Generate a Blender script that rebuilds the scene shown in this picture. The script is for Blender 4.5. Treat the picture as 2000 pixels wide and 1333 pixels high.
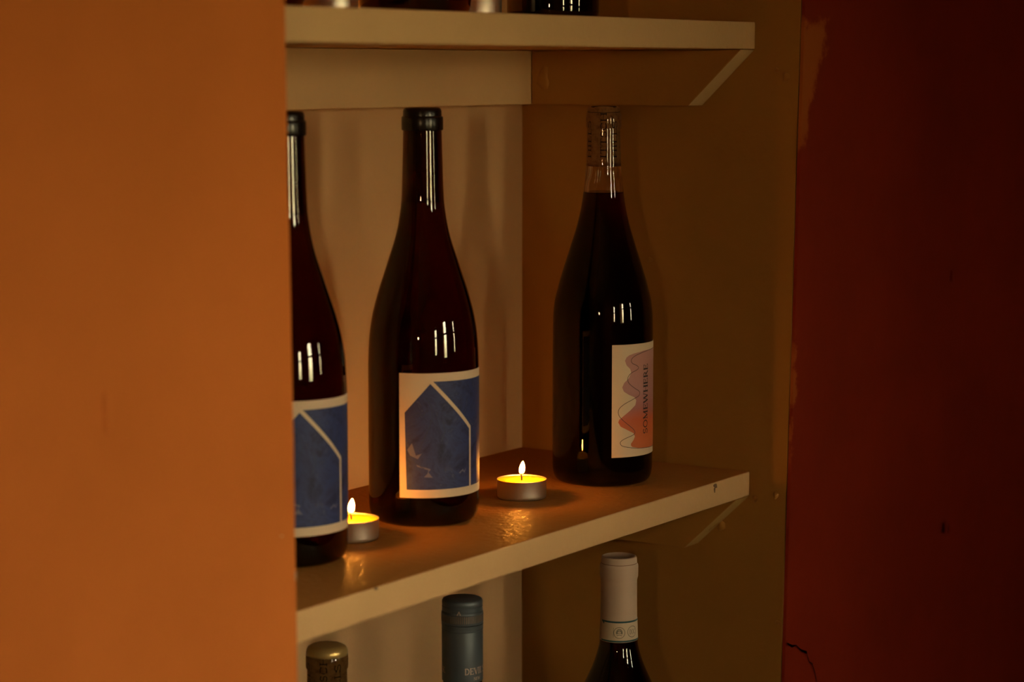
import bpy, bmesh, math, random
from mathutils import Vector, Matrix

random.seed(7)
D = bpy.data
SC = bpy.context.scene
COL = SC.collection
for _o in list(D.objects):
    D.objects.remove(_o)
R = math.radians

# ------------------------------------------------------------------ camera
cam_d = D.cameras.new('camera')
cam = D.objects.new('camera', cam_d)
COL.objects.link(cam)
cam.location = (0, 0, 1.35)
cam.rotation_euler = (R(90 - 6.736), 0, R(33.56 - 90))
cam_d.lens = 81.0
cam_d.sensor_width = 36.0
cam_d.clip_start = 0.05
cam_d.dof.use_dof = True
cam_d.dof.focus_distance = 1.78
cam_d.dof.aperture_fstop = 6.3
SC.camera = cam

# ------------------------------------------------------------------ light
SC.view_settings.view_transform = 'Standard'
SC.view_settings.look = 'None'
SC.view_settings.exposure = 0.0
SC.view_settings.gamma = 1.0
SC.view_settings.use_curve_mapping = False
SC.cycles.caustics_reflective = False
SC.cycles.caustics_refractive = True
SC.cycles.sample_clamp_indirect = 3.0
SC.cycles.max_bounces = 16
SC.cycles.transmission_bounces = 14
SC.cycles.glossy_bounces = 5
SC.cycles.diffuse_bounces = 4
SC.cycles.blur_glossy = 0.5

SKY = 41.0
w = D.worlds.new('world')
SC.world = w
w.use_nodes = True
nt = w.node_tree
bg = nt.nodes['Background']
tc = nt.nodes.new('ShaderNodeTexCoord')
sx = nt.nodes.new('ShaderNodeSeparateXYZ')
cr = nt.nodes.new('ShaderNodeValToRGB')
mr = nt.nodes.new('ShaderNodeMapRange')
mr.inputs['From Min'].default_value = -1
mr.inputs['From Max'].default_value = 1
nt.links.new(tc.outputs['Generated'], sx.inputs[0])
nt.links.new(sx.outputs['Z'], mr.inputs['Value'])
nt.links.new(mr.outputs[0], cr.inputs[0])
e = cr.color_ramp.elements
e[0].position = 0.0; e[0].color = (0.16, 0.15, 0.07, 1)
e[1].position = 1.0; e[1].color = (0.80, 0.80, 0.80, 1)
for p, c in ((0.47, (0.30, 0.26, 0.11, 1)), (0.52, (0.95, 0.74, 0.40, 1)), (0.62, (1.0, 0.84, 0.56, 1))):
    k = e.new(p); k.color = c
nt.links.new(cr.outputs[0], bg.inputs['Color'])
bg.inputs['Strength'].default_value = SKY

# windows of the room: x0, x1, z0, z1 in the wall opposite the alcove
WIN_Y = -0.95
WINS = [(0.16, 0.40, 1.05, 1.60), (0.90, 1.22, 1.02, 1.66), (1.80, 1.93, 1.05, 1.60)]
for x0, x1, z0, z1 in WINS:
    l = D.lights.new('window_portal', 'AREA')
    l.shape = 'RECTANGLE'
    l.size = x1 - x0; l.size_y = z1 - z0
    l.cycles.is_portal = True
    o = D.objects.new('window_portal', l)
    o.location = ((x0 + x1) / 2, WIN_Y - 0.21, (z0 + z1) / 2)
    o.rotation_euler = (R(-90), 0, 0)      # shines towards +Y
    COL.objects.link(o)

lamp = D.lights.new('room_lamp', 'POINT')   # a warm wall lamp behind the camera
lamp.energy = 8.0
lamp.color = (1.0, 0.62, 0.26)
lamp.shadow_soft_size = 0.035
lo = D.objects.new('room_lamp', lamp)
lo.location = (-0.70, 0.0, 1.40)
COL.objects.link(lo)

FLAME = 560.0

# ------------------------------------------------------------------ materials
def mat(name):
    m = D.materials.new(name)
    m.use_nodes = True
    return m, m.node_tree, m.node_tree.nodes['Principled BSDF']

def simple(name, col, rough=0.5, metal=0.0, spec=0.5, trans=0.0, ior=1.45):
    m, t, b = mat(name)
    b.inputs['Base Color'].default_value = (*col, 1)
    b.inputs['Roughness'].default_value = rough
    b.inputs['Metallic'].default_value = metal
    b.inputs['Specular IOR Level'].default_value = spec
    b.inputs['Transmission Weight'].default_value = trans
    b.inputs['IOR'].default_value = ior
    return m

def noise(t, scale, detail=4, rough=0.55, vec=None, dist=0.0):
    n = t.nodes.new('ShaderNodeTexNoise')
    n.inputs['Scale'].default_value = scale
    n.inputs['Detail'].default_value = detail
    n.inputs['Roughness'].default_value = rough
    n.inputs['Distortion'].default_value = dist
    if vec is not None:
        t.links.new(vec, n.inputs['Vector'])
    return n

def coords(t):
    return t.nodes.new('ShaderNodeTexCoord').outputs['Object']

def ramp(t, fac, stops):
    r = t.nodes.new('ShaderNodeValToRGB')
    el = r.color_ramp.elements
    el[0].position, el[0].color = stops[0][0], (*stops[0][1], 1)
    el[1].position, el[1].color = stops[-1][0], (*stops[-1][1], 1)
    for p, c in stops[1:-1]:
        k = el.new(p); k.color = (*c, 1)
    t.links.new(fac, r.inputs[0])
    return r

def bump(t, b, height, strength, dist=0.001, prev=None):
    n = t.nodes.new('ShaderNodeBump')
    n.inputs['Strength'].default_value = strength
    n.inputs['Distance'].default_value = dist
    t.links.new(height, n.inputs['Height'])
    if prev is not None:
        t.links.new(prev, n.inputs['Normal'])
    t.links.new(n.outputs[0], b.inputs['Normal'])
    return n.outputs[0]

def mathn(t, op, a, b_=None, clamp=False):
    n = t.nodes.new('ShaderNodeMath')
    n.operation = op
    n.use_clamp = clamp
    for i, v in enumerate((a, b_)):
        if v is None: continue
        if isinstance(v, (int, float)): n.inputs[i].default_value = v
        else: t.links.new(v, n.inputs[i])
    return n.outputs[0]

def smooth(t, v, lo, hi):
    n = t.nodes.new('ShaderNodeMapRange')
    n.interpolation_type = 'SMOOTHSTEP'
    n.inputs['From Min'].default_value = lo
    n.inputs['From Max'].default_value = hi
    t.links.new(v, n.inputs['Value'])
    return n.outputs[0]

def mixc(t, fac, a, b_):
    n = t.nodes.new('ShaderNodeMix')
    n.data_type = 'RGBA'
    t.links.new(fac, n.inputs['Factor'])
    for i, v in ((6, a), (7, b_)):
        if isinstance(v, tuple): n.inputs[i].default_value = (*v, 1)
        else: t.links.new(v, n.inputs[i])
    return n.outputs[2]

def painted(name, a, b_, rough, grain=0.25, fine=0.15, spec=0.4, sc=9):
    """Brush-painted plaster or wood: two close tones, brush grain, soft lumps."""
    m, t, b = mat(name)
    v = coords(t)
    n1 = noise(t, sc, 5, 0.6, v)
    c = ramp(t, n1.outputs['Fac'], [(0.3, a), (0.7, b_)])
    t.links.new(c.outputs[0], b.inputs['Base Color'])
    b.inputs['Roughness'].default_value = rough
    b.inputs['Specular IOR Level'].default_value = spec
    n2 = noise(t, 45, 3, 0.6, v)
    pr = bump(t, b, n2.outputs['Fac'], grain, 0.003)
    n3 = noise(t, 500, 2, 0.5, v)
    bump(t, b, n3.outputs['Fac'], fine, 0.0006, pr)
    return m

M = {}
M['orange'] = painted('orange_plaster', (0.56, 0.160, 0.028), (0.65, 0.190, 0.036), 0.75, 0.20, 0.10, 0.2, 6)
M['cream'] = painted('cream_paint', (0.62, 0.41, 0.20), (0.68, 0.45, 0.225), 0.42, 0.05, 0.06, 0.4)
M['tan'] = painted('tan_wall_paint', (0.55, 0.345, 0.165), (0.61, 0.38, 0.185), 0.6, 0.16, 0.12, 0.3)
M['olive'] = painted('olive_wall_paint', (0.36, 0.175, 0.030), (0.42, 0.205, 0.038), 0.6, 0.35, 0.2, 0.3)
M['slant'] = painted('pale_cut_end_paint', (0.58, 0.39, 0.18), (0.64, 0.43, 0.20), 0.6)  # paler tone for the slanted end of the side cleat
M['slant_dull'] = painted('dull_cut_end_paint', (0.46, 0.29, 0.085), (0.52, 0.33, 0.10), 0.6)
M['room'] = painted('room_wall_paint', (0.26, 0.09, 0.022), (0.30, 0.105, 0.026), 0.8)
M['ceiling'] = painted('ceiling_paint', (0.32, 0.2, 0.1), (0.36, 0.22, 0.11), 0.8)
M['frame'] = simple('window_frame_paint', (0.35, 0.25, 0.15), 0.5)

# floor boards (never in view, built so that the room bounces light correctly)
m, t, b = mat('floor_wood')
n1 = noise(t, 6, 4, 0.6, coords(t))
c = ramp(t, n1.outputs['Fac'], [(0.3, (0.12, 0.055, 0.02)), (0.7, (0.2, 0.1, 0.04))])
t.links.new(c.outputs[0], b.inputs['Base Color'])
b.inputs['Roughness'].default_value = 0.4
M['floor'] = m

# red wall with the old orange coat showing at the arris
m, t, b = mat('red_plaster')
v = coords(t)
n1 = noise(t, 7, 5, 0.6, v)
base = ramp(t, n1.outputs['Fac'], [(0.3, (0.185, 0.012, 0.0006)), (0.7, (0.235, 0.0155, 0.0008))]).outputs[0]
n2 = noise(t, 40, 4, 0.65, v)
sp = t.nodes.new('ShaderNodeSeparateXYZ')
t.links.new(v, sp.inputs[0])
jit = mathn(t, 'MULTIPLY', mathn(t, 'SUBTRACT', n2.outputs['Fac'], 0.5), 0.05)
xj = mathn(t, 'ADD', sp.outputs['X'], jit)
# a wedge of orange undercoat: wide at the top, tapering down
lim = mathn(t, 'ADD', mathn(t, 'MULTIPLY', mathn(t, 'SUBTRACT', sp.outputs['Z'], 1.30), 0.45), 1.666)
d_ = mathn(t, 'SUBTRACT', lim, xj)
wedge = mathn(t, 'MULTIPLY', smooth(t, d_, -0.002, 0.010), smooth(t, mathn(t, 'ADD', sp.outputs['Z'], jit), 1.393, 1.380))
# worn specks close to the arris lower down
edge = mathn(t, 'MULTIPLY', smooth(t, xj, 1.664, 1.656), smooth(t, sp.outputs['Z'], 1.02, 1.06))
edge = mathn(t, 'MULTIPLY', edge, smooth(t, sp.outputs['Z'], 1.15, 1.11))
msk = mathn(t, 'MAXIMUM', mathn(t, 'MULTIPLY', wedge, 0.75), mathn(t, 'MULTIPLY', edge, 0.7))
t.links.new(mixc(t, msk, base, (0.40, 0.105, 0.012)), b.inputs['Base Color'])
b.inputs['Roughness'].default_value = 0.7
b.inputs['Specular IOR Level'].default_value = 0.2
n3 = noise(t, 30, 4, 0.6, v)
bump(t, b, n3.outputs['Fac'], 0.25, 0.003)
M['red'] = m
M['undercoat'] = simple('orange_undercoat', (0.30, 0.075, 0.01), 0.7)
M['crack'] = simple('crack_shadow', (0.03, 0.004, 0.002), 0.9)
M['chip'] = simple('bare_plaster', (0.62, 0.45, 0.28), 0.8)
M['chip_dark'] = simple('bare_wood_chip', (0.16, 0.10, 0.05), 0.8)

# shelf boards: semi gloss paint with brushed lumps, a browner colour on top
for key, ca, cb, ro in (('shelf', (0.63, 0.405, 0.195), (0.69, 0.44, 0.215), 0.35), ('shelf_top', (0.48, 0.215, 0.05), (0.56, 0.255, 0.065), 0.55)):
    m, t, b = mat('shelf_paint' if key == 'shelf' else 'brown_shelf_top_paint')
    v = coords(t)
    n1 = noise(t, 12, 5, 0.6, v)
    c = ramp(t, n1.outputs['Fac'], [(0.3, ca), (0.7, cb)])
    t.links.new(c.outputs[0], b.inputs['Base Color'])
    b.inputs['Roughness'].default_value = ro
    b.inputs['Specular IOR Level'].default_value = 0.12 if key == 'shelf' else 0.02
    n2 = noise(t, 170, 3, 0.5, v)
    pr = bump(t, b, n2.outputs['Fac'], 0.6 if key == 'shelf_top' else 0.15, 0.002)
    n3 = noise(t, 380, 2, 0.5, v)
    bump(t, b, n3.outputs['Fac'], 0.25 if key == 'shelf_top' else 0.08, 0.0008, pr)
    if key == 'shelf_top':      # a thin gloss that only sparkles on the brush lumps
        b.inputs['Coat Weight'].default_value = 0.045
        b.inputs['Coat Roughness'].default_value = 0.04
        n4 = noise(t, 190, 1, 0.4, v)
        cb_ = t.nodes.new('ShaderNodeBump')
        cb_.inputs['Strength'].default_value = 1.0
        cb_.inputs['Distance'].default_value = 0.002
        t.links.new(n4.outputs['Fac'], cb_.inputs['Height'])
        t.links.new(cb_.outputs[0], b.inputs['Coat Normal'])
    M[key] = m

# glass and drinks
M['dark_glass'] = simple('dark_brown_glass', (0.17, 0.055, 0.011), 0.0, 0, 0.5, 1.0, 1.5)
M['black_glass'] = simple('near_black_glass', (0.06, 0.015, 0.006), 0.0, 0, 0.5, 1.0, 1.5)
M['clear_glass'] = simple('clear_glass', (0.96, 0.94, 0.88), 0.0, 0, 0.5, 1.0, 1.48)
M['olive_glass'] = simple('pale_olive_glass', (0.96, 0.92, 0.70), 0.0, 0, 0.5, 1.0, 1.5)

def liquid(name, col, dens):
    m, t, b = mat(name)
    b.inputs['Transmission Weight'].default_value = 1.0
    b.inputs['Roughness'].default_value = 0.0
    b.inputs['IOR'].default_value = 0.90
    va = t.nodes.new('ShaderNodeVolumeAbsorption')
    va.inputs['Color'].default_value = (*col, 1)
    va.inputs['Density'].default_value = dens
    t.links.new(va.outputs[0], t.nodes['Material Output'].inputs['Volume'])
    return m
M['red_wine'] = liquid('red_wine', (0.70, 0.08, 0.10), 330)
M['amber_wine'] = liquid('amber_wine', (0.72, 0.42, 0.12), 95)
M['satin_black'] = simple('dark_satin_capsule', (0.009, 0.005, 0.004), 0.25, 0, 0.5)
M['white_capsule'] = simple('white_matt_capsule', (0.56, 0.42, 0.31), 0.55, 0, 0.35)
M['alu'] = None
m, t, b = mat('brushed_aluminium')
b.inputs['Base Color'].default_value = (0.88, 0.82, 0.72, 1)
b.inputs['Metallic'].default_value = 1
b.inputs['Roughness'].default_value = 0.36
n2 = noise(t, 260, 2, 0.5, coords(t))
bump(t, b, n2.outputs['Fac'], 0.10, 0.0005)
M['alu'] = m

m, t, b = mat('yellow_wax')
b.inputs['Base Color'].default_value = (1.0, 0.40, 0.012, 1)
b.inputs['Roughness'].default_value = 0.35
b.inputs['Subsurface Weight'].default_value = 0.6
b.inputs['Subsurface Radius'].default_value = (0.012, 0.006, 0.001)
b.inputs['Subsurface Scale'].default_value = 1.0
M['wax'] = m
M['wick'] = simple('charred_wick', (0.03, 0.018, 0.012), 0.9)

# flame: gives off light, clear near the wick
m = D.materials.new('candle_flame'); m.use_nodes = True
t = m.node_tree
t.nodes.remove(t.nodes['Principled BSDF'])
em = t.nodes.new('ShaderNodeEmission')
em.inputs['Color'].default_value = (1.0, 0.33, 0.035, 1)
em.inputs['Strength'].default_value = FLAME
tr = t.nodes.new('ShaderNodeBsdfTransparent')
mx = t.nodes.new('ShaderNodeMixShader')
sp = t.nodes.new('ShaderNodeSeparateXYZ')
t.links.new(coords(t), sp.inputs[0])
f_ = smooth(t, sp.outputs['Z'], 0.0004, 0.0060)
t.links.new(f_, mx.inputs[0])
t.links.new(tr.outputs[0], mx.inputs[1])
t.links.new(em.outputs[0], mx.inputs[2])
t.links.new(mx.outputs[0], t.nodes['Material Output'].inputs['Surface'])
M['flame'] = m

# cork with wine stains
m, t, b = mat('cork')
v = coords(t)
n1 = noise(t, 260, 4, 0.7, v)
c = ramp(t, n1.outputs['Fac'], [(0.25, (0.26, 0.11, 0.035)), (0.5, (0.58, 0.32, 0.13)), (0.8, (0.68, 0.40, 0.18))])
sp = t.nodes.new('ShaderNodeSeparateXYZ'); t.links.new(v, sp.inputs[0])
n2 = noise(t, 90, 3, 0.6, v)
st = mathn(t, 'MULTIPLY', smooth(t, mathn(t, 'ADD', sp.outputs['Z'], mathn(t, 'MULTIPLY', n2.outputs['Fac'], 0.012)), 0.262, 0.2555), 0.9)
t.links.new(mixc(t, st, c.outputs[0], (0.11, 0.022, 0.02)), b.inputs['Base Color'])
b.inputs['Roughness'].default_value = 0.8
M['cork'] = m
M['ink'] = simple('black_ink', (0.012, 0.008, 0.010), 0.6)
M['line_ink'] = simple('thin_grey_ink', (0.06, 0.03, 0.03), 0.6)
M['paper'] = simple('cream_label_paper', (0.69, 0.54, 0.38), 0.6, 0, 0.3)

# blue watercolour print
m, t, b = mat('blue_watercolour_print')
v = coords(t)
n1 = noise(t, 30, 6, 0.68, v, 2.2)
n2 = noise(t, 120, 4, 0.6, v, 1.2)
n3 = noise(t, 16, 2, 0.5, v, 0.6)
c1 = ramp(t, n1.outputs['Fac'], [(0.32, (0.017, 0.021, 0.068)), (0.44, (0.032, 0.041, 0.130)), (0.52, (0.036, 0.052, 0.165)), (0.60, (0.027, 0.037, 0.12)), (0.72, (0.090, 0.098, 0.19))])
f2 = smooth(t, n2.outputs['Fac'], 0.58, 0.75)
c2 = mixc(t, mathn(t, 'MULTIPLY', f2, 0.35), c1.outputs[0], (0.10, 0.10, 0.18))
f3 = smooth(t, n3.outputs['Fac'], 0.50, 0.62)
t.links.new(mixc(t, mathn(t, 'MULTIPLY', f3, 0.45), c2, (0.040, 0.036, 0.075)), b.inputs['Base Color'])
b.inputs['Roughness'].default_value = 0.55
b.inputs['Specular IOR Level'].default_value = 0.3
M['blue_print'] = m
M['pale_print'] = simple('pale_blue_brushmark', (0.13, 0.135, 0.21), 0.6)
M['dark_print'] = simple('dark_blue_brushmark', (0.028, 0.040, 0.115), 0.6)

# pink to orange print, the colour runs up the label
m, t, b = mat('pink_orange_print')
v = coords(t)
sp = t.nodes.new('ShaderNodeSeparateXYZ'); t.links.new(v, sp.inputs[0])
n1 = noise(t, 45, 2, 0.5, v)
zz = mathn(t, 'ADD', sp.outputs['Z'], mathn(t, 'MULTIPLY', n1.outputs['Fac'], 0.008))
c = ramp(t, smooth(t, zz, 0.025, 0.115), [(0.05, (0.60, 0.15, 0.045)), (0.28, (0.58, 0.12, 0.04)), (0.42, (0.44, 0.16, 0.14)), (0.65, (0.45, 0.22, 0.21)), (0.95, (0.48, 0.23, 0.20))])
t.links.new(c.outputs[0], b.inputs['Base Color'])
b.inputs['Roughness'].default_value = 0.6
M['pink_print'] = m

m, t, b = mat('blue_grey_capsule')
b.inputs['Base Color'].default_value = (0.084, 0.105, 0.122, 1)
b.inputs['Metallic'].default_value = 0.35
b.inputs['Roughness'].default_value = 0.38
M['screwcap'] = m
M['gold_seal'] = simple('olive_gold_seal', (0.50, 0.35, 0.12), 0.30, 0.5)
M['knurl'] = simple('worn_knurl_tips', (0.20, 0.17, 0.14), 0.4, 0.4)
M['pink_text'] = simple('pale_gold_print', (0.55, 0.40, 0.32), 0.5)
M['teal'] = simple('teal_ink', (0.010, 0.075, 0.085), 0.5)
M['grey_ink'] = simple('grey_green_ink', (0.14, 0.13, 0.10), 0.6)
M['band_paper'] = simple('seal_band_paper', (0.62, 0.50, 0.35), 0.6)

# window glass that lets light straight through
m = D.materials.new('window_glass'); m.use_nodes = True
t = m.node_tree
t.nodes.remove(t.nodes['Principled BSDF'])
tr = t.nodes.new('ShaderNodeBsdfTransparent'); tr.inputs[0].default_value = (0.96, 0.97, 0.95, 1)
gl = t.nodes.new('ShaderNodeBsdfGlossy'); gl.inputs['Roughness'].default_value = 0.02
mx = t.nodes.new('ShaderNodeMixShader'); mx.inputs[0].default_value = 0.05
t.links.new(tr.outputs[0], mx.inputs[1]); t.links.new(gl.outputs[0], mx.inputs[2])
t.links.new(mx.outputs[0], t.nodes['Material Output'].inputs['Surface'])
M['window_glass'] = m

# ------------------------------------------------------------------ builders
def link(name, me, mats, parent=None):
    o = D.objects.new(name, me)
    for mm in (mats if isinstance(mats, (list, tuple)) else [mats]):
        me.materials.append(mm)
    COL.objects.link(o)
    if parent is not None:
        o.parent = parent
    return o

def finish(name, bm, mats, parent=None, smooth_deg=None):
    me = D.meshes.new(name)
    bm.normal_update()
    bm.to_mesh(me); bm.free()
    if smooth_deg is not None:
        me.polygons.foreach_set('use_smooth', [True] * len(me.polygons))
        me.set_sharp_from_angle(angle=R(smooth_deg))
    return link(name, me, mats, parent)

def tag(o, label=None, cat=None, group=None, kind=None):
    for k, v in (('label', label), ('category', cat), ('group', group), ('kind', kind)):
        if v: o[k] = v
    return o

def empty(name, loc, rz=0.0):
    o = D.objects.new(name, None)
    o.empty_display_size = 0.02
    o.location = loc; o.rotation_euler = (0, 0, rz)
    COL.objects.link(o)
    return o

def copy_tree(o, parent=None):
    c = o.copy(); COL.objects.link(c)
    c.parent = parent
    for ch in list(o.children):
        copy_tree(ch, c)
    return c

def box(bm, x0, x1, y0, y1, z0, z1, mi=0):
    vs = [bm.verts.new((x, y, z)) for x in (x0, x1) for y in (y0, y1) for z in (z0, z1)]
    for f in ((0, 1, 3, 2), (4, 6, 7, 5), (0, 4, 5, 1), (2, 3, 7, 6), (0, 2, 6, 4), (1, 5, 7, 3)):
        fc = bm.faces.new([vs[i] for i in f]); fc.material_index = mi
    return vs

def bevel(bm, off, seg=2):
    bmesh.ops.bevel(bm, geom=bm.edges[:], offset=off, segments=seg, affect='EDGES', profile=0.5)

def lathe_into(bm, prof, seg=64, mi=0, flip=False):
    """prof: list of (r, z), from axis or open ring to axis or open ring."""
    rings = []
    for r, z in prof:
        if r < 1e-6:
            rings.append([bm.verts.new((0, 0, z))])
        else:
            rings.append([bm.verts.new((r * math.cos(2 * math.pi * i / seg), r * math.sin(2 * math.pi * i / seg), z)) for i in range(seg)])
    for a, b_ in zip(rings, rings[1:]):
        for i in range(seg):
            j = (i + 1) % seg
            if len(a) == 1 and len(b_) == 1: continue
            if len(a) == 1: vs = [a[0], b_[j], b_[i]]
            elif len(b_) == 1: vs = [a[i], a[j], b_[0]]
            else: vs = [a[i], a[j], b_[j], b_[i]]
            if flip: vs.reverse()
            f = bm.faces.new(vs); f.material_index = mi

def hermite(pts, n):
    """Monotone cubic r(z) through (z, r); n samples per span."""
    zs = [p[0] for p in pts]; rs = [p[1] for p in pts]
    d = [(rs[i + 1] - rs[i]) / (zs[i + 1] - zs[i]) for i in range(len(pts) - 1)]
    mm = [d[0]] + [0 if d[i - 1] * d[i] <= 0 else 2 * d[i - 1] * d[i] / (d[i - 1] + d[i]) for i in range(1, len(d))] + [d[-1]]
    out = []
    for i in range(len(d)):
        h = zs[i + 1] - zs[i]
        for k in range(n):
            s = k / n
            a = (1 + 2 * s) * (1 - s) ** 2; b_ = s * (1 - s) ** 2; c = s * s * (3 - 2 * s); e_ = s * s * (s - 1)
            out.append((a * rs[i] + b_ * h * mm[i] + c * rs[i + 1] + e_ * h * mm[i + 1], zs[i] + s * h))
    out.append((rs[-1], zs[-1]))
    return out

def mm_(prof):
    return [(r * 0.001, z * 0.001) for r, z in prof]

def bottle_glass(name, body, lip, wall, seg=72, mouth=10.0, level=230.0, inner_top=None, tight=False):
    """Outer skin with punt, closed by the hollow above the drink; the drink is set into the glass below (its own mesh)."""
    outer = hermite(body, 5)
    r0 = outer[0][0]
    base = [(0, 16), (8, 15), (16, 10), (22, 4), (27, 0.8), (30, 0.0), (min(33, r0 - .3), 0.0)]
    bm = bmesh.new()
    top = inner_top if inner_top else lip[-1][1]
    inner = [(0, 18.5), (8, 17.5), (16, 12.5), (22, 6.6), (27, 3.4), (30, 2.6), (r0 - 1.6, 4.2), (r0 + 1.4, 8), (r0 - wall + 5.4, 13)]
    inner += [(max(mouth, r - wall), z) for r, z in outer if z >= 20]
    hollow = [(mouth + (r - mouth) * max(0.0, min(1.0, (248 - z) / 10.0)) if tight else r, z) for r, z in inner if z > level + 0.5]
    rl = hollow[0][0]
    hollow = [(0, level), (rl - 0.8, level + 0.05), (rl, level + 0.45)] + hollow + [(mouth, top)]
    lathe_into(bm, mm_(base + outer + lip + list(reversed(hollow))), seg)
    bmesh.ops.recalc_face_normals(bm, faces=bm.faces[:])
    return bm, inner

def wine_bm(inner, level, over=0.0, seg=72):
    prof = [(r, z) for r, z in inner if z < level - 0.6]
    prof.append((prof[-1][0], level - 0.2)); prof.append((0, level - 0.2))
    bm = bmesh.new()
    lathe_into(bm, mm_(prof), seg)
    bmesh.ops.recalc_face_normals(bm, faces=bm.faces[:])
    return bm

# --- flat print wrapped round a cylinder; polygons in (degrees, mm)
class Wrap:
    def __init__(self, step=3.0):
        self.bm = bmesh.new(); self.step = step
    def poly(self, pts, layer=0, mi=0, step=None):
        b = bmesh.new()
        vs = [b.verts.new((a, z, 0)) for a, z in pts]
        f = b.faces.new(vs)
        f.normal_update()
        if f.normal.z < 0: bmesh.ops.reverse_faces(b, faces=[f])
        b.normal_update()
        bmesh.ops.triangulate(b, faces=b.faces[:], ngon_method='EAR_CLIP')
        lo = min(p[0] for p in pts); hi = max(p[0] for p in pts)
        s = step or self.step
        a = math.ceil(lo / s) * s
        while a < hi:
            bmesh.ops.bisect_plane(b, geom=b.verts[:] + b.edges[:] + b.faces[:], plane_co=(a, 0, 0), plane_no=(1, 0, 0), dist=1e-5)
            a += s
        b.normal_update()
        vm = {}
        for v in b.verts:
            vm[v] = self.bm.verts.new((v.co.x, v.co.y, layer))
        for f in b.faces:
            L = [vm[v] for v in f.verts]
            if f.normal.z < 0: L.reverse()
            nf = self.bm.faces.new(L); nf.material_index = mi
        b.free()
    def stroke(self, pts, w, rad, layer=0, mi=0):
        """pts in (deg, mm), w in mm, drawn as one ribbon of quads."""
        k = rad * math.pi / 180
        P = [Vector((a * k, z)) for a, z in pts]
        for i in range(len(P) - 1):
            d = P[i + 1] - P[i]
            if d.length < 1e-6: continue
            n = Vector((-d.y, d.x)).normalized() * w / 2
            e_ = d.normalized() * w * 0.25
            q = [P[i] - n - e_, P[i + 1] - n + e_, P[i + 1] + n + e_, P[i] + n - e_]
            self.poly([(p.x / k, p.y) for p in q], layer, mi)
    def build(self, name, rad, mats, parent, lift=0.06):
        for v in self.bm.verts:
            a, z, l = R(v.co.x), v.co.y, v.co.z
            r = (rad(z) if callable(rad) else rad) + 0.12 + lift * l
            v.co = (r * 0.001 * math.cos(a), r * 0.001 * math.sin(a), z * 0.001)
        return finish(name, self.bm, mats, parent, 60)

def arc(cx, cy, rx, ry, a0, a1, n=10):
    return [(cx + rx * math.cos(R(a0 + (a1 - a0) * i / n)), cy + ry * math.sin(R(a0 + (a1 - a0) * i / n))) for i in range(n + 1)]

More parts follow.
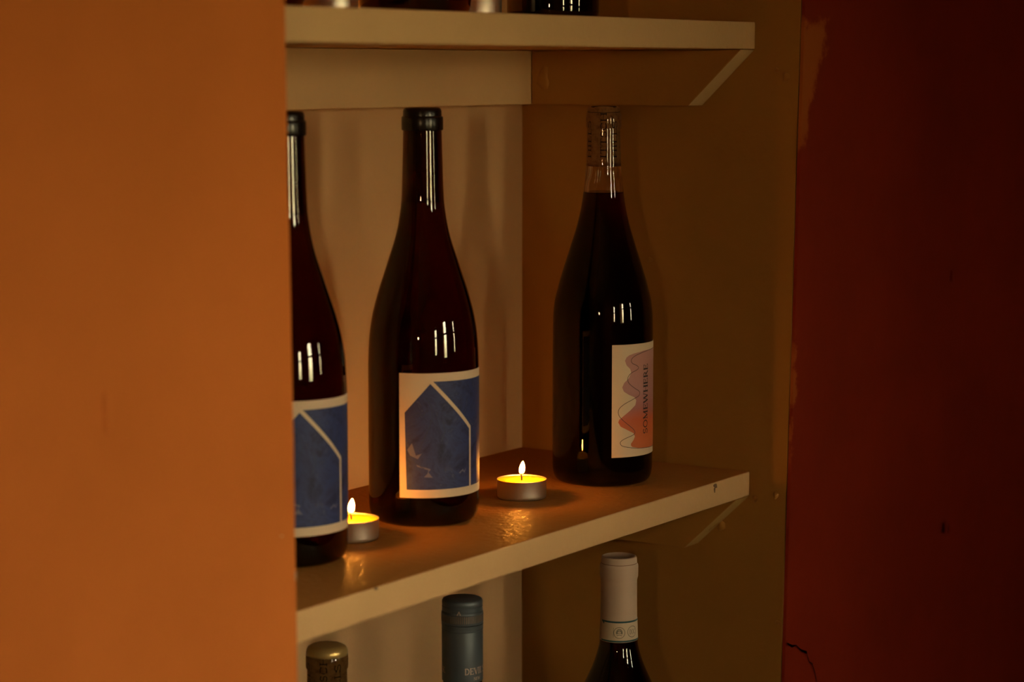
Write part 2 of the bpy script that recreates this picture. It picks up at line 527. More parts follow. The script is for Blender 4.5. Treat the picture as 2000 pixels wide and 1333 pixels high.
THIN, THICK = 0.07, 0.15
def sf(x, y, w=0.16):
    return ([(x - w, y), (x + w, y)], THIN)
LET = {   # serif capitals as strokes in a unit-high cell: (strokes, advance)
    'S': ([(arc(.36, .74, .26, .24, 30, 270), .10), (arc(.36, .26, .28, .25, 90, -150), .10), ([(.58, .82), (.60, .98)], THIN), ([(.11, .18), (.09, .02)], THIN)], .82),
    'O': ([(arc(.5, .5, .44, .48, 0, 360, 20), .11)], 1.12),
    'M': ([([(.14, 0), (.14, 1)], THIN), ([(.14, 1), (.55, .05)], THICK), ([(.55, .05), (.96, 1)], THIN), ([(.96, 1), (.96, 0)], THICK), sf(.14, .02), sf(.96, .02), sf(.08, .98, .1), sf(1.02, .98, .1)], 1.24),
    'E': ([([(.16, 0), (.16, 1)], THICK), ([(.05, .97), (.68, .97)], THIN), ([(.05, .03), (.72, .03)], THIN), ([(.16, .52), (.56, .52)], THIN), ([(.68, 1), (.68, .8)], THIN), ([(.72, 0), (.72, .22)], THIN), ([(.56, .62), (.56, .42)], THIN)], .88),
    'W': ([([(.08, 1), (.38, 0)], THICK), ([(.38, 0), (.66, .95)], THIN), ([(.66, .95), (.96, 0)], THICK), ([(.96, 0), (1.24, 1)], THIN), sf(.08, .98, .15), sf(.66, .98, .13), sf(1.24, .98, .13)], 1.4),
    'H': ([([(.16, 0), (.16, 1)], THICK), ([(.82, 0), (.82, 1)], THICK), ([(.16, .51), (.82, .51)], THIN), sf(.16, .02), sf(.16, .98), sf(.82, .02), sf(.82, .98)], 1.06),
    'R': ([([(.16, 0), (.16, 1)], THICK), (arc(.38, .74, .26, .24, 90, -90), .10), ([(.05, .97), (.40, .97)], THIN), ([(.16, .5), (.40, .5)], THIN), ([(.40, .5), (.80, .02)], THICK), sf(.16, .02), ([(.76, .03), (.92, .03)], THIN)], .98),
    'I': ([([(.2, 0), (.2, 1)], THICK), sf(.2, .02), sf(.2, .98)], .50),
    'L': ([([(.18, 0), (.18, 1)], THICK), sf(.18, .98), ([(.05, .03), (.68, .03)], THIN), ([(.68, 0), (.68, .25)], THIN)], .82),
    'C': ([(arc(.5, .5, .42, .47, 45, 315, 16), .11), ([(.80, .72), (.82, .96)], THIN)], .98),
    'T': ([([(.42, 0), (.42, 1)], THICK), ([(.04, .97), (.80, .97)], THIN), ([(.05, 1), (.05, .8)], THIN), ([(.79, 1), (.79, .8)], THIN), sf(.42, .02)], .92),
    'D': ([([(.16, 0), (.16, 1)], THICK), (arc(.34, .5, .48, .47, 90, -90, 14), .12), ([(.05, .97), (.36, .97)], THIN), ([(.05, .03), (.36, .03)], THIN)], 1.0),
    'V': ([([(.06, 1), (.44, 0)], THICK), ([(.44, 0), (.80, 1)], THIN), sf(.06, .98, .14), sf(.80, .98, .12)], .94),
    'N': ([([(.14, 0), (.14, 1)], THIN), ([(.14, 1), (.84, 0)], THICK), ([(.84, 0), (.84, 1)], THIN), sf(.14, .02), sf(.84, .98), sf(.08, .98, .1)], 1.04),
    'K': ([([(.16, 0), (.16, 1)], THICK), ([(.16, .42), (.76, .98)], THIN), ([(.34, .56), (.82, .02)], THICK), sf(.16, .02), sf(.16, .98), sf(.78, .98, .12), sf(.84, .02, .12)], .98),
    'Z': ([([(.08, .97), (.70, .97)], THIN), ([(.70, .97), (.08, .03)], THICK), ([(.08, .03), (.72, .03)], THIN)], .84),
    "'": ([([(.12, 1.0), (.10, .72)], .12)], .28),
    ' ': ([], .5),
}
def text_width(s):
    return sum(LET[c][1] for c in s)

def write(wr, s, rad, a0, z0, h, length, layer, mi, up=False, bold=1.0):
    """Write s starting at (a0 deg, z0 mm). up: reads upwards, letter tops to the left."""
    k = rad * math.pi / 180
    x = 0.0
    sx = length / text_width(s)
    for ch in s:
        strokes, adv = LET[ch]
        for pts, w_ in strokes:
            P = []
            for px, py in pts:
                u, v = (x + px) * sx, py * h
                P.append((a0 - v / k, z0 + u) if up else (a0 + u / k, z0 + v))
            wr.stroke(P, w_ * min(h, sx * 1.3) * bold, rad, layer, mi)
        x += adv

# ------------------------------------------------------------------ structure
XL, XR = 1.0268, 1.6576          # sides of the alcove
YW, YB = 0.831, 1.089           # wall face and back of the alcove
TOP = 2.5
YR = YW - 0.0045              # face of the red wall

def plan_wall(name, plan, mats, edge_idx, jitter, z0=0.0, z1=TOP, smooth_deg=40, lean=(0.0, 0.0)):
    """A wall from a plan polygon, its arris (vertices edge_idx) hand-plastered: slightly wandering."""
    bm = bmesh.new()
    levels = [z0] + [0.7 + i * 0.02 for i in range(46)] + [z1]
    rows = []
    for z in levels:
        j = jitter * (math.sin(z * 23.0) + 0.6 * math.sin(z * 61 + 1.3) + 0.4 * math.sin(z * 150 + 0.4))
        q = max(0.7, min(1.6, z)) - 1.16        # the old arris is out of plumb
        rows.append([bm.verts.new((x + (j + lean[0] * q if i in edge_idx else 0), y + (0.5 * j + lean[1] * q if i in edge_idx else 0), z)) for i, (x, y) in enumerate(plan)])
    n = len(plan)
    for a, b_ in zip(rows, rows[1:]):
        for i in range(n):
            j = (i + 1) % n
            bm.faces.new([a[i], a[j], b_[j], b_[i]])
    bm.faces.new(list(reversed(rows[0]))); bm.faces.new(rows[-1])
    bm.normal_update()
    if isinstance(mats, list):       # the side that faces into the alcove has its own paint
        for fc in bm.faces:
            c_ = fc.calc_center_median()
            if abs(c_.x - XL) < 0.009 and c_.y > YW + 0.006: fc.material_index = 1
    bmesh.ops.recalc_face_normals(bm, faces=bm.faces[:])
    return tag(finish(name, bm, mats, None, smooth_deg), kind='structure')

XA, XZ = -2.3, 3.4              # ends of the room
rr = 0.004
corner = [(XL - rr + rr * math.sin(R(a)), YW + rr - rr * math.cos(R(a))) for a in (0, 22, 45, 68, 90)]
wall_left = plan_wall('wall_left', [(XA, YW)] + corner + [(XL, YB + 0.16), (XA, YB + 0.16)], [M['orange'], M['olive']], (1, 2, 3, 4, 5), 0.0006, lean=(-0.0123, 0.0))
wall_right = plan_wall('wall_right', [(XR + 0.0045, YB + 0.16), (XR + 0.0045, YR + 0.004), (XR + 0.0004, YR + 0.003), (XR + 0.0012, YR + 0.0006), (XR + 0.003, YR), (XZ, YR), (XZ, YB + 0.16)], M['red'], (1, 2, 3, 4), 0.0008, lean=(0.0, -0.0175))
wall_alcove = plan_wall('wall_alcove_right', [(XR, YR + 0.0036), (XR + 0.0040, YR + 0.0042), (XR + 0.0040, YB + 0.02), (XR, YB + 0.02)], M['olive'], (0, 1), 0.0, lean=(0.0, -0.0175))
bm = bmesh.new()
box(bm, XL - 0.02, XR + 0.03, YB, YB + 0.14, 0, TOP)
wall_back = tag(finish('wall_back', bm, M['tan']), kind='structure')

# paint flaws on the walls, built as low lumps, chips and a crack
def lump(name, parent, m, loc, normal, rx, ry, h):
    bm = bmesh.new()
    bmesh.ops.create_uvsphere(bm, u_segments=12, v_segments=6, radius=1.0)
    for v in bm.verts:
        s = 1 + 0.25 * math.sin(v.co.x * 3.1 + loc[2] * 50) + 0.2 * math.cos(v.co.y * 4 + loc[0] * 90)
        v.co = Vector((v.co.x * rx * s, v.co.y * ry * s, v.co.z * h))
    q = Vector((0, 0, 1)).rotation_difference(Vector(normal))
    bm.transform(Matrix.Translation(loc) @ q.to_matrix().to_4x4())
    return finish(name, bm, m, parent, 80)

for y, z, a, b_ in ((0.9615, 1.1925, .0022, .0026), (0.838, 1.344, .0028, .0036), (0.846, 1.349, .0016, .0022), (0.842, 1.005, .003, .0022), (0.838, 0.9, .002, .003),
                    (0.892, 0.975, .0035, .0042), (0.861, 1.0, .0026, .002)):
    lump('paint_lump', wall_alcove, M['olive'], (XR, y, z), (-1, 0, 0), a, b_, 0.0016)
lump('paint_chip', wall_left, M['chip'], (XL - 0.0004, YW + 0.0012, 1.0564), (0.7, -0.7, 0), 0.004, 0.0022, 0.0007)
lump('paint_chip', wall_left, M['chip'], (XL - 0.014, YW, 1.083), (0, -1, 0), 0.0016, 0.0008, 0.0004)
lump('plaster_dent', wall_left, M['orange'], (0.8717, YW, 1.172), (0, -1, 0), 0.004, 0.009, 0.0012)
lump('plaster_lump', wall_right, M['red'], (1.9738, YR, 1.1613), (0, -1, 0), 0.003, 0.005, 0.0014)
lump('plaster_lump', wall_right, M['red'], (1.9749, YR, 0.9273), (0, -1, 0), 0.004, 0.005, 0.0014)
lump('plaster_lump', wall_right, M['undercoat'], (1.672, YR, 1.246), (0, -1, 0), 0.0012, 0.002, 0.0008)

bm = bmesh.new()
cp = [(1.659, .8835), (1.668, .879), (1.6755, .8785), (1.684, .8725), (1.695, .868), (1.7, .859), (1.706, .856), (1.711, .847), (1.716, .835)]
prev = None
for i, (x, z) in enumerate(cp):
    wd = 0.0007 + 0.0004 * math.sin(i * 2.1)
    a = bm.verts.new((x, YR + 0.0042 - 0.0003, z + wd)); b_ = bm.verts.new((x - 0.0004, YR + 0.0042 - 0.0003, z - wd))
    if prev: bm.faces.new([prev[0], prev[1], b_, a])
    prev = (a, b_)
bmesh.ops.solidify(bm, geom=bm.faces[:], thickness=-0.0004)
finish('plaster_crack', bm, M['crack'], wall_right)

# the room around the camera (it lights and reflects; it is behind the lens)
bm = bmesh.new(); box(bm, XA, XZ, WIN_Y - 0.2, YB + 0.2, -0.1, 0.0)
tag(finish('floor', bm, M['floor']), kind='structure')
bm = bmesh.new(); box(bm, XA, XZ, WIN_Y - 0.2, YB + 0.2, TOP, TOP + 0.1)
tag(finish('ceiling', bm, M['ceiling']), kind='structure')
bm = bmesh.new(); box(bm, XA - 0.1, XA, WIN_Y - 0.2, YB + 0.2, -0.1, TOP + 0.1)
tag(finish('wall_near_end', bm, M['room']), kind='structure')
bm = bmesh.new(); box(bm, XZ, XZ + 0.1, WIN_Y - 0.2, YB + 0.2, -0.1, TOP + 0.1)
tag(finish('wall_far_end', bm, M['room']), kind='structure')
bm = bmesh.new()
xs = [XA] + [v for w_ in WINS for v in w_[:2]] + [XZ]
for i in range(0, len(xs), 2):
    box(bm, xs[i], xs[i + 1], WIN_Y - 0.2, WIN_Y, 0, TOP)
for x0, x1, z0, z1 in WINS:
    box(bm, x0, x1, WIN_Y - 0.2, WIN_Y, 0, z0); box(bm, x0, x1, WIN_Y - 0.2, WIN_Y, z1, TOP)
tag(finish('wall_window_side', bm, M['room']), kind='structure')
for i, (x0, x1, z0, z1) in enumerate(WINS):
    ew = empty('window_%d' % (i + 1), ((x0 + x1) / 2, WIN_Y - 0.1, z0)); tag(ew, kind='structure')
    hx = (x1 - x0) / 2; hz = z1 - z0
    bm = bmesh.new()
    f = 0.03
    box(bm, -hx, -hx + f, -0.03, 0.03, 0, hz); box(bm, hx - f, hx, -0.03, 0.03, 0, hz)
    box(bm, -hx + f, hx - f, -0.03, 0.03, 0, f); box(bm, -hx + f, hx - f, -0.03, 0.03, hz - f, hz)
    finish('window_frame', bm, M['frame'], ew)
    nm = 1 if hx > 0.2 else 0
    for k in range(nm):
        u = -hx + (k + 1) * 2 * hx / (nm + 1)
        bm = bmesh.new(); box(bm, u - 0.014, u + 0.014, -0.02, 0.02, f, hz - f); finish('mullion', bm, M['frame'], ew)
    bm = bmesh.new(); box(bm, -hx + f, hx - f, -0.018, 0.018, hz * 0.62 - 0.015, hz * 0.62 + 0.015); finish('transom', bm, M['frame'], ew)
    bm = bmesh.new(); box(bm, -hx + f, hx - f, -0.004, 0.0, f, hz - f); finish('pane', bm, M['window_glass'], ew)
    if i == 1:      # fins added outside the middle window to cut daylight towards the right
        for xa, xb in ((-hx - 0.06, -hx), (hx, hx + 0.06)):
            bm = bmesh.new(); box(bm, xa, xb, -0.72, -0.1002, -0.3, hz + 0.3); finish('shading_fin', bm, M['room'], ew)

# ------------------------------------------------------------------ shelves
YF = 0.8655
def shelf(z, label, thick=0.0205, cleats=True, slant='slant'):
    root = empty('wall_shelf', ((XL + XR) / 2, (YF + YB) / 2, z))
    tag(root, label, 'shelf', 'alcove shelves')
    ox, oy = root.location.x, root.location.y
    bm = bmesh.new()
    box(bm, XL + 0.0045 - ox, XR - 0.0008 - ox, YF - oy, YB - 0.0003 - oy, -thick, 0)
    bevel(bm, 0.0011, 3)
    bm.normal_update()
    for fc in bm.faces:
        fc.material_index = 1 if fc.normal.z > 0.9 else 0
    finish('shelf_board', bm, [M['shelf'], M['shelf_top']], root, 40)
    if cleats:
        h = 0.045; t_ = 0.0245
        zt = -thick - 0.0003
        bm = bmesh.new()
        box(bm, XL + 0.0055 - ox, XR - 0.0015 - ox, YB - t_ - oy, YB - 0.0005 - oy, zt - h, zt)
        bevel(bm, 0.0006, 1)
        finish('back_cleat', bm, M['cream'], root)
        # side cleat: front end cut on the slant
        bm = bmesh.new()
        y0, y1, y2 = YF + 0.0005 - oy, YF + 0.048 - oy, YB - t_ - 0.0012 - oy
        pts = [(y0, zt), (y1, zt - h), (y2, zt - h), (y2, zt)]
        va = [bm.verts.new((XR - t_ - ox, y, zz)) for y, zz in pts]; vb = [bm.verts.new((XR - 0.0006 - ox, y, zz)) for y, zz in pts]
        bm.faces.new(va); bm.faces.new(list(reversed(vb)))
        for i in range(4):
            j = (i + 1) % 4
            fc = bm.faces.new([va[j], va[i], vb[i], vb[j]])
            fc.material_index = 1 if i == 0 else 0
        bmesh.ops.recalc_face_normals(bm, faces=bm.faces[:])
        bevel(bm, 0.0005, 1)
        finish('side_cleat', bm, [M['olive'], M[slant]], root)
    return root
Z1, Z2, Z3 = 1.3874, 1.0229, 0.660
top_shelf = shelf(Z1, 'upper cream painted shelf across the top of the alcove', 0.0217)
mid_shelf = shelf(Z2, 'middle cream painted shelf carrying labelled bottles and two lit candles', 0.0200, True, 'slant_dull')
low_shelf = shelf(Z3, 'lowest alcove shelf hidden below the frame under three bottles', 0.0200, False)
# chip in the paint of the middle shelf's front edge, a dab at its end
def on(root, loc):
    return (loc[0] - root.location.x, loc[1] - root.location.y, loc[2] - root.location.z)
lump('paint_chip', mid_shelf, M['chip_dark'], on(mid_shelf, (1.597, YF + 0.0002, Z2 - 0.0022)), (0, -1, 0.4), 0.0035, 0.0022, 0.0006)
lump('paint_chip', mid_shelf, M['chip_dark'], on(mid_shelf, (1.5965, YF, Z2 - 0.006)), (0, -1, 0), 0.0012, 0.0022, 0.0004)
lump('paint_chip', mid_shelf, M['chip_dark'], on(mid_shelf, (1.148, YF, Z2 - 0.001)), (0, -1, 0.4), 0.002, 0.001, 0.0005)
lump('filler_lump', top_shelf, M['olive'], on(top_shelf, (XR - 0.0245, 1.052, 1.343)), (-1, 0, 0), 0.008, 0.007, 0.0012)
lump('filler_lump', mid_shelf, M['olive'], on(mid_shelf, (XR - 0.012, 0.894, 0.981)), (-0.3, -0.7, -0.5), 0.006, 0.011, 0.002)

# ------------------------------------------------------------------ dark bottles with the blue house label
DARK_BODY = [(0, 33.6), (1.2, 36.4), (3.5, 38.4), (7, 39.7), (13, 40.35), (60, 40.4), (112, 40.3), (120, 40.1), (133, 39.4), (148, 37.4), (163.7, 33.6), (187.2, 26.1), (210.6, 18.95), (222.4, 16.75), (234, 15.4), (257, 14.6), (283.5, 13.9)]
RB = 40.4
def dark_bottle(label, cat='bottle', group=None, glass='dark_glass', with_label=True):
    root = empty('wine_bottle', (0, 0, 0))
    tag(root, label, cat, group)
    lip = [(14.4, 284), (14.7, 284.6), (14.7, 292.6), (13.6, 293.4), (13.5, 297), (12.4, 298.6), (10.0, 298.8)]
    bm, inner = bottle_glass('glass_body', DARK_BODY, lip, 3.0, mouth=10.0, level=232, inner_top=298.0)
    finish('glass_body', bm, M[glass], root, 45)
    finish('wine', wine_bm(inner, 232), M['amber_wine'], root, 45)
    bm = bmesh.new()        # satin sleeve over the mouth: ring and rounded top
    lathe_into(bm, mm_([(13.95, 283.2), (14.75, 283.6), (15.0, 284.4), (15.0, 292.4), (14.7, 293.2), (13.95, 293.7), (13.85, 297.2), (13.3, 298.7), (12.2, 299.5), (9, 299.8), (0, 299.8), (0, 299.2), (11.8, 299.0), (13.0, 297), (13.55, 293.5), (14.72, 292.9), (14.72, 284.2), (13.95, 283.2)]), 64)
    bmesh.ops.recalc_face_normals(bm, faces=bm.faces[:])
    finish('mouth_capsule', bm, M['satin_black'], root, 45)
    bm = bmesh.new()
    lathe_into(bm, mm_([(0, 254), (10.02, 254), (10.02, 297.5), (0, 297.5)]), 32)
    finish('cork', bm, M['cork'], root, 40)
    if with_label:
        wr = Wrap(4.0)
        wr.poly([(-25.4, 22.2), (150, 22.2), (150, 112.2), (-25.4, 112.2)], 0, 0)
        # left house: eaves, ridge, wall; then the white outline, then the sky panel
        wr.poly([(-17.8, 28.2), (53.6, 28.2), (53.6, 70.0), (6.8, 104.6), (-19.5, 83.8)], 1, 1)
        wr.poly([(56.4, 28.2), (143, 28.2), (143, 106.2), (9.8, 106.2), (56.4, 71.6)], 1, 1)
        # brush marks
        for pts in ([(-8, 46.5), (5, 43.6), (7, 43.0), (4.5, 41.0), (9, 37.0), (0, 37.4), (3.5, 40.0), (4.6, 42.4), (-6.5, 45.0)],
                    [(38, 39), (44, 41.6), (45, 39.6), (48, 42), (46.5, 38.5), (42.5, 40.0), (40, 38.4)],
                    [(-17, 57), (-12, 62), (-8, 53), (-2, 54.5), (-6, 50.5), (-14, 53)]):
            wr.poly(pts, 2, 2)
        for pts in ([(2, 95), (8, 88), (9, 80), (5, 72), (-2, 62), (-4, 56)], [(-13, 80), (-6, 84), (0, 82), (3, 86)], [(20, 78), (22, 70), (18, 63)], [(-16, 51), (-8, 47), (0, 44)]):
            wr.stroke(pts, 0.9, RB, 2, 3)
        wr.build('label', RB, [M['paper'], M['blue_print'], M['pale_print'], M['dark_print']], root)
    return root

mid_b = dark_bottle('dark brown wine bottle with blue house label between the two lit candles')
mid_b.location = (1.3501, 0.973, Z2); mid_b.rotation_euler.z = R(-144.22)
def place_dark(label, x, y, z, rz):
    o = copy_tree(mid_b)
    o['label'] = label
    o.location = (x, y, z); o.rotation_euler.z = R(rz)
    return o
place_dark('dark brown wine bottle with blue house label half hidden by the orange wall', 1.1867, 0.968, Z2, -140.8 + 5.0)
place_dark('dark bottle on the upper shelf cut off by the orange wall', 1.150, 0.970, Z1, -140)
place_dark('dark bottle on the upper shelf between its two tealights', 1.345, 0.975, Z1, -100)

# slimmer black bottle at the end of the upper shelf
root = empty('wine_bottle', (1.496, 0.955, Z1)); tag(root, 'near black straight bottle at the right end of the upper shelf row', 'bottle')
body = [(0, 32.0), (1.0, 33.6), (3, 34.6), (6, 35.1), (12, 35.2), (150, 35.2), (185, 34.6), (200, 32), (212, 26.5), (222, 20), (232, 16), (244, 14.4), (270, 14.2), (285, 14)]
bm, inner = bottle_glass('glass_body', body, [(15, 285.6), (15, 296), (13.6, 298), (10, 298.2)], 3.0, level=246, inner_top=297.4)
finish('glass_body', bm, M['black_glass'], root, 45)
finish('wine', wine_bm(inner, 246), M['amber_wine'], root, 45)
bm = bmesh.new(); lathe_into(bm, mm_([(0, 256), (10.02, 256), (10.02, 297), (0, 297)]), 32)
finish('cork', bm, M['cork'], root, 40)

# ------------------------------------------------------------------ clear bottle of red wine
CLEAR_BODY = [(0, 33.4), (1.2, 36.2), (3.5, 38.2), (7, 39.4), (13, 40.0), (60, 40.1), (118.6, 39.9), (131, 39.7), (143.2, 38.6), (155, 35.9), (167.3, 32.4), (190.9, 24.95), (205.5, 20.6), (220.5, 17.35), (230.2, 16.0), (250.8, 13.95), (281, 13.0)]
def clear_bottle(label, glass, wine, level, print_label):
    root = empty('wine_bottle', (0, 0, 0)); tag(root, label, 'bottle')
    lip = [(13.7, 281.6), (13.95, 282.6), (13.95, 291.6), (13.6, 292.5), (13.0, 293.2), (13.0, 296.0), (12.4, 297.6), (11.2, 298.3), (10.2, 298.2)]
    bm, inner = bottle_glass('glass_body', CLEAR_BODY, lip, 2.8, mouth=9.9, level=level, inner_top=297.6, tight=True)
    finish('glass_body', bm, M[glass], root, 45)
    finish('wine', wine_bm(inner, level, 0.12), M[wine], root, 45)
    # printed cork
    cb = bmesh.new()
    lathe_into(cb, mm_([(0, 250.8), (9.85, 250.8), (10.12, 251.4), (10.12, 296.0), (9.6, 297.0), (0, 297.0)]), 48)
    cork = finish('cork', cb, M['cork'], root, 45)
    wr = Wrap(6.0)
    for ang in (11, 131, 251):
        write(wr, 'ITTSCH', 10.1, ang, 257.5, 4.2, 36.0, 0, 0, True, 1.35)
        write(wr, 'HILLS', 10.1, ang + 50, 257.5, 4.2, 30.0, 0, 0, True, 1.35)
    # hairline rules round the cork near its ends
    for z in (292.6,):
        wr.poly([(-180, z), (178, z), (178, z + .5), (-180, z + .5)], 0, 0)
    wr.build('cork_print', 10.05, M['ink'], cork, 0.0)
    if print_label:
        wr = Wrap(4.0)
        wr.poly([(10.4, 24.2), (118, 24.2), (118, 113.3), (10.4, 113.3)], 0, 0)
        blob = [(110, 107.5), (74.0, 107.5), (52.8, 107.3), (38.0, 106.0), (31, 104.8), (27.5, 103.2), (25.6, 100.7), (27.6, 97.0), (32.4, 93.9), (33.6, 90.9), (30.6, 86.7), (24.9, 83.3), (22.4, 79.7), (24.4, 76.4), (30.8, 73.6), (38.3, 71.3), (41.1, 68.6), (39.8, 65.0), (33.3, 61.4), (25.1, 57.4), (19.0, 54.3), (17.9, 52.2), (20.7, 48.8), (28.7, 45.9), (37.4, 42.8), (39.4, 40.1), (37.4, 37.3), (33.9, 34.6), (34.0, 33.2), (35.5, 32.0), (44.4, 30.6), (57.9, 29.8), (77.6, 29.2), (110, 29)]
        wr.poly(blob, 1, 1)
        line = [(100, 108.5), (74.0, 107.5), (56.5, 106.7), (42.0, 104.7), (35.4, 102.5), (33.6, 100.4), (35.5, 98.1), (41.4, 96.3), (44.3, 94.3), (41.5, 92.7), (34.3, 90.9), (30.0, 88.2), (29.2, 85.3), (31.3, 82.3), (38.3, 78.6), (44.5, 76.1), (46.5, 74.1), (44.6, 72.0), (37.0, 69.9), (26.1, 66.8), (20.0, 63.8), (17.9, 60.9), (19.0, 57.2), (24.0, 53.4), (31.0, 49.4), (37.3, 45.8), (39.3, 43.1), (36.7, 41.4), (26.4, 39.1), (21.3, 37.1), (20.5, 35.3), (23.0, 33.3), (31.2, 31.8), (44.4, 30.4), (60.0, 29.6), (77.6, 29.0), (100, 28.8)]
        # smooth the drawn line with Catmull-Rom
        sm = []
        for i in range(len(line) - 1):
            p0, p1, p2, p3 = (Vector(line[max(0, min(len(line) - 1, q))]) for q in (i - 1, i, i + 1, i + 2))
            for s in (0, .25, .5, .75):
                v = 0.5 * (2 * p1 + (p2 - p0) * s + (2 * p0 - 5 * p1 + 4 * p2 - p3) * s * s + (3 * p1 - p0 - 3 * p2 + p3) * s ** 3)
                sm.append((v.x, v.y))
        sm.append(line[-1])
        wr.stroke(sm, 0.42, 40.1, 2, 2)
        write(wr, 'SOMEWHERE', 40.1, 61.4, 41.0, 5.9, 56.0, 3, 3, True, 1.3)
        wr.build('label', 40.1, [M['paper'], M['pink_print'], M['line_ink'], M['ink']], root)
    return root

rb = clear_bottle('clear glass bottle of dark red wine with pink and orange label', 'clear_glass', 'red_wine', 230.0, True)
rb.location = (1.5583, 0.947, Z2); rb.rotation_euler.z = R(-148.71)

# ------------------------------------------------------------------ bottles on the lowest shelf (only their necks reach the frame)
gb = clear_bottle('pale olive glass bottle with gold sealed mouth and printed cork beside the orange wall', 'olive_glass', 'amber_wine', 226.0, False)
bm = bmesh.new()        # olive gold seal pressed over the mouth
lathe_into(bm, mm_([(13.1, 291.8), (13.75, 292.2), (13.75, 294.0), (13.5, 296.0), (12.6, 298.0), (10.6, 299.3), (8.0, 299.6), (0, 299.5), (0, 299.1), (10.4, 298.8), (12.4, 297.6), (13.1, 291.8)]), 64)
bmesh.ops.recalc_face_normals(bm, faces=bm.faces[:])
finish('mouth_seal', bm, M['gold_seal'], gb, 60)
gb.location = (1.2691, 1.0008, Z3 - 0.0)
gb.scale = (1.09, 1.09, 0.938)
gb.rotation_euler.z = R(-141.5 - 12)

# blue grey screw cap
root = empty('wine_bottle', (1.3576, 0.9443, Z3)); tag(root, 'bottle with a blue grey ribbed screw cap and long sleeve', 'bottle')
root.rotation_euler.z = R(-145.2)
body = [(0, 32.5), (1.2, 35), (3.5, 36.6), (8, 37.4), (60, 37.6), (170, 37.6), (185, 36.6), (200, 31.5), (212, 24.5), (222, 18.6), (232, 15.4), (243, 14.4), (290, 14.2)]
bm, inner = bottle_glass('glass_body', body, [(14.4, 291), (14.3, 303), (13.4, 304), (10, 304)], 3.0, level=262, inner_top=303.4)
finish('glass_body', bm, M['black_glass'], root, 45)
finish('wine', wine_bm(inner, 262), M['amber_wine'], root, 45)
H = 305.0
bm = bmesh.new()
lathe_into(bm, mm_([(14.6, 244.5), (15.1, 244.5), (15.15, 281.6), (15.0, 282.2), (15.3, 282.9), (15.0, 283.6), (15.3, 284.4), (15.05, 285.2), (15.3, 285.9), (15.3, 286.6), (14.7, 286.8), (14.6, 244.5)]), 72)
bmesh.ops.recalc_face_normals(bm, faces=bm.faces[:])
sl = finish('cap_sleeve', bm, M['screwcap'], root, 40)
bm = bmesh.new()
lathe_into(bm, mm_([(14.6, 287.1), (15.3, 287.2), (15.35, 288.2), (15.0, 288.6), (15.0, 294.6), (15.35, 295.1), (15.1, 296.0), (14.7, 296.6), (15.05, 297.6), (14.7, 298.8), (15.1, 299.8), (14.7, 300.6), (14.95, 301.6), (14.95, 303.6), (14.4, 304.7), (13.4, 305.2), (0, 305.0), (0, 304.6), (14.3, 304.1), (14.6, 287.1)]), 72)
bmesh.ops.recalc_face_normals(bm, faces=bm.faces[:])
cap = finish('screw_cap', bm, M['screwcap'], root, 40)
bm = bmesh.new()
for k in range(60):
    a = 2 * math.pi * k / 60
    vs = box(bm, 0.0149, 0.01545, -0.0004, 0.0004, 0.2890, 0.2943)
    bmesh.ops.rotate(bm, verts=vs, cent=(0, 0, 0), matrix=Matrix.Rotation(a, 3, 'Z'))
kn = finish('cap_knurling', bm, M['knurl'], cap); kn['kind'] = 'stuff'
wr = Wrap(5.0)
write(wr, "DEVIL'S", 15.2, 6, 251.2, 4.6, 21.0, 0, 0)
write(wr, 'NEW', 15.2, 33, 246.6, 2.2, 6.5, 0, 0)
write(wr, 'RK', 15.2, -84, 251.2, 4.4, 7.5, 0, 0)
wr.build('sleeve_print', 15.15, M['pink_text'], sl, 0)
wr = Wrap(5.0)
wr.stroke([(-14, 295.6), (-9, 298.2), (-5, 295.6)], 0.5, 15, 0, 0)
wr.build('cap_print', 15.3, M['pink_text'], cap, 0)

# white capsule with a seal band
root = empty('wine_bottle', (1.5386, 0.919, Z3)); tag(root, 'dark bottle with a plain white capsule and teal edged seal band', 'bottle')
root.rotation_euler.z = R(-149.2)
body = [(0, 33), (1.2, 35.6), (3.5, 37.4), (8, 38.2), (60, 38.4), (165, 38.4), (180, 36.6), (195, 31.5), (208, 25.4), (220, 20.2), (230, 16.9), (238, 15.2), (262, 14.0), (284, 13.6)]
bm, inner = bottle_glass('glass_body', body, [(14.2, 288), (14.3, 302), (13.2, 306), (10, 306.2)], 3.0, level=255, inner_top=305.4)
finish('glass_body', bm, M['black_glass'], root, 45)
finish('wine', wine_bm(inner, 255), M['amber_wine'], root, 45)
bm = bmesh.new()
lathe_into(bm, mm_([(14.9, 240.6), (15.25, 240.6), (14.6, 256), (14.35, 270), (14.3, 288.2), (14.55, 289.6), (15.15, 291.6), (15.2, 299.4), (15.0, 300.8), (14.2, 302.2), (14.0, 306.0), (13.6, 307.2), (12.6, 307.6), (12.0, 307.2), (0, 306.9), (0, 306.5), (13.4, 306.4), (13.7, 302), (14.7, 299), (14.7, 292), (13.9, 288), (14.0, 270), (14.9, 240.6)]), 72)
bmesh.ops.recalc_face_normals(bm, faces=bm.faces[:])
capsule = finish('capsule', bm, M['white_capsule'], root, 40)
rad = lambda z: 15.32 - (z - 240.6) * 0.044 if z < 256 else 14.7
wr = Wrap(5.0)
wr.poly([(-62, 241.0), (200, 241.0), (200, 257.6), (-62, 257.6)], 0, 0)
wr.poly([(-62, 241.0), (200, 241.0), (200, 242.3), (-62, 242.3)], 1, 1)
wr.poly([(-62, 256.3), (200, 256.3), (200, 257.7), (-62, 257.7)], 1, 1)
wr.poly([(-62, 256.5), (-50, 256.5), (-50, 253.8), (-54, 253.8)], 1, 1)
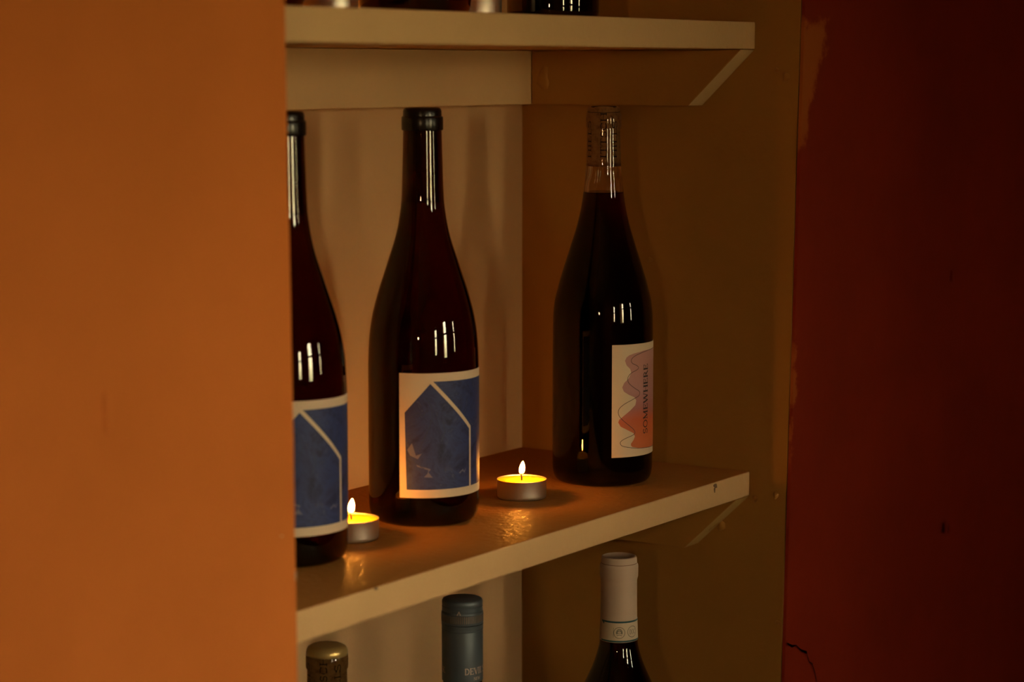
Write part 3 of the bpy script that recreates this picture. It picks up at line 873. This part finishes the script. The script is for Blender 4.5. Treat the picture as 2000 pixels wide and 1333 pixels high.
for ca, cz, rr_ in ((2, 248.6, 4.4), (45, 248.9, 4.4)):
    k = 14.9 * math.pi / 180
    wr.stroke([(ca + x / k, cz + y) for x, y in arc(0, 0, rr_, rr_, 0, 360, 28)], 0.42, 14.9, 1, 2)
for q in (3.0, 2.2):   # knot-like emblem inside the first ring
    wr.stroke([(2 + x / (14.9 * math.pi / 180), 248.6 + y) for x, y in arc(0, 0, q * .75, q, 200, -20, 14)], 0.5, 14.9, 1, 2)
for dz in (-2.2, -.8, .6):
    k = 14.9 * math.pi / 180
    wr.stroke([(2 - 2.0 / k, 248.6 + dz), (2, 248.6 + dz + .7), (2 + 2.0 / k, 248.6 + dz)], 0.45, 14.9, 1, 2)
write(wr, 'DOC', 14.9, 34.5, 247.0, 3.8, 6.2, 1, 2)
wr.stroke([(-16, 245), (-16, 252.5)], 0.25, 14.9, 1, 2)
wr.build('seal_band', rad, [M['band_paper'], M['teal'], M['grey_ink']], capsule, 0.05)

# ------------------------------------------------------------------ tealights
def tealight(label, bend):
    root = empty('tealight', (0, 0, 0)); tag(root, label, 'candle')
    bm = bmesh.new()
    lathe_into(bm, mm_([(0, 0.5), (16.2, 0.5), (17.0, 0.0), (18.2, 0.25), (18.75, 1.1), (18.95, 3), (19.0, 14.0), (19.15, 14.35), (19.1, 14.7), (18.85, 14.6), (18.75, 14.0), (18.7, 3), (18.2, 1.2), (0, 0.9)]), 72)
    bmesh.ops.recalc_face_normals(bm, faces=bm.faces[:])
    finish('cup', bm, M['alu'], root, 50)
    bm = bmesh.new()
    lathe_into(bm, mm_([(0, 1.4), (18.2, 1.5), (18.72, 3.0), (18.74, 13.6), (17.8, 13.3), (12, 13.1), (4, 13.0), (1.6, 13.25), (0, 13.5)]), 72)
    bmesh.ops.recalc_face_normals(bm, faces=bm.faces[:])
    finish('wax', bm, M['wax'], root, 50)
    # wick: a thin bent tube
    pts = [(0, 0, 12.8), (0, -0.1 * bend, 14.8), (0, -0.4 * bend, 16.6), (0, -1.1 * bend, 18.0), (0, -1.8 * bend, 18.7)]
    bm = bmesh.new(); rows = []
    for x, y, z in pts:
        rows.append([bm.verts.new(((x + .62 * math.cos(q * math.pi / 4)) * .001, (y + .62 * math.sin(q * math.pi / 4)) * .001, z * .001)) for q in range(8)])
    for a, b_ in zip(rows, rows[1:]):
        for i in range(8):
            bm.faces.new([a[i], a[(i + 1) % 8], b_[(i + 1) % 8], b_[i]])
    bm.faces.new(rows[-1]); bm.faces.new(list(reversed(rows[0])))
    wick = finish('wick', bm, M['wick'], root, 60)
    # flame: a leaning teardrop that starts at the middle of the wick
    bm = bmesh.new()
    lathe_into(bm, mm_([(0, 0), (1.0, 0.4), (1.7, 1.4), (2.15, 2.8), (2.25, 4.2), (2.1, 5.7), (1.75, 7.2), (1.2, 8.7), (0.6, 9.9), (0, 10.6)]), 24)
    for v in bm.verts:
        v.co.y += 0.11 * v.co.z * (1 if bend else 1) + 0.0
    bmesh.ops.recalc_face_normals(bm, faces=bm.faces[:])
    fl = finish('flame', bm, M['flame'], root, 80)
    fl.location = (0, -0.0006 * bend, 0.0178)
    return root
# local +Y of a tealight points to the right of the photograph's view, roughly along the shelf
t1 = tealight('lit tealight between the blue labelled bottle and the red wine bottle', 0.4)
t1.location = (1.4576, 0.958, Z2); t1.rotation_euler.z = R(-147)
t2 = tealight('lit tealight close behind the leftmost blue labelled bottle', 1.0)
t2.location = (1.2612, 0.9715, Z2); t2.rotation_euler.z = R(-142)
for lab, x, y, rz in (('tealight on the upper shelf nearer the orange wall', 1.247, 0.975, -142), ('tealight on the upper shelf beside the near black straight bottle', 1.424, 0.9765, -146)):
    o = copy_tree(t1); o['label'] = lab; o.location = (x, y, Z1); o.rotation_euler.z = R(rz)

for o in D.objects:      # phrases shared by the repeats
    if o.name.split('.')[0] == 'tealight': o['group'] = 'tealights on the shelves'
    if o.name.split('.')[0] == 'wine_bottle': o['group'] = 'wine bottles in the alcove'
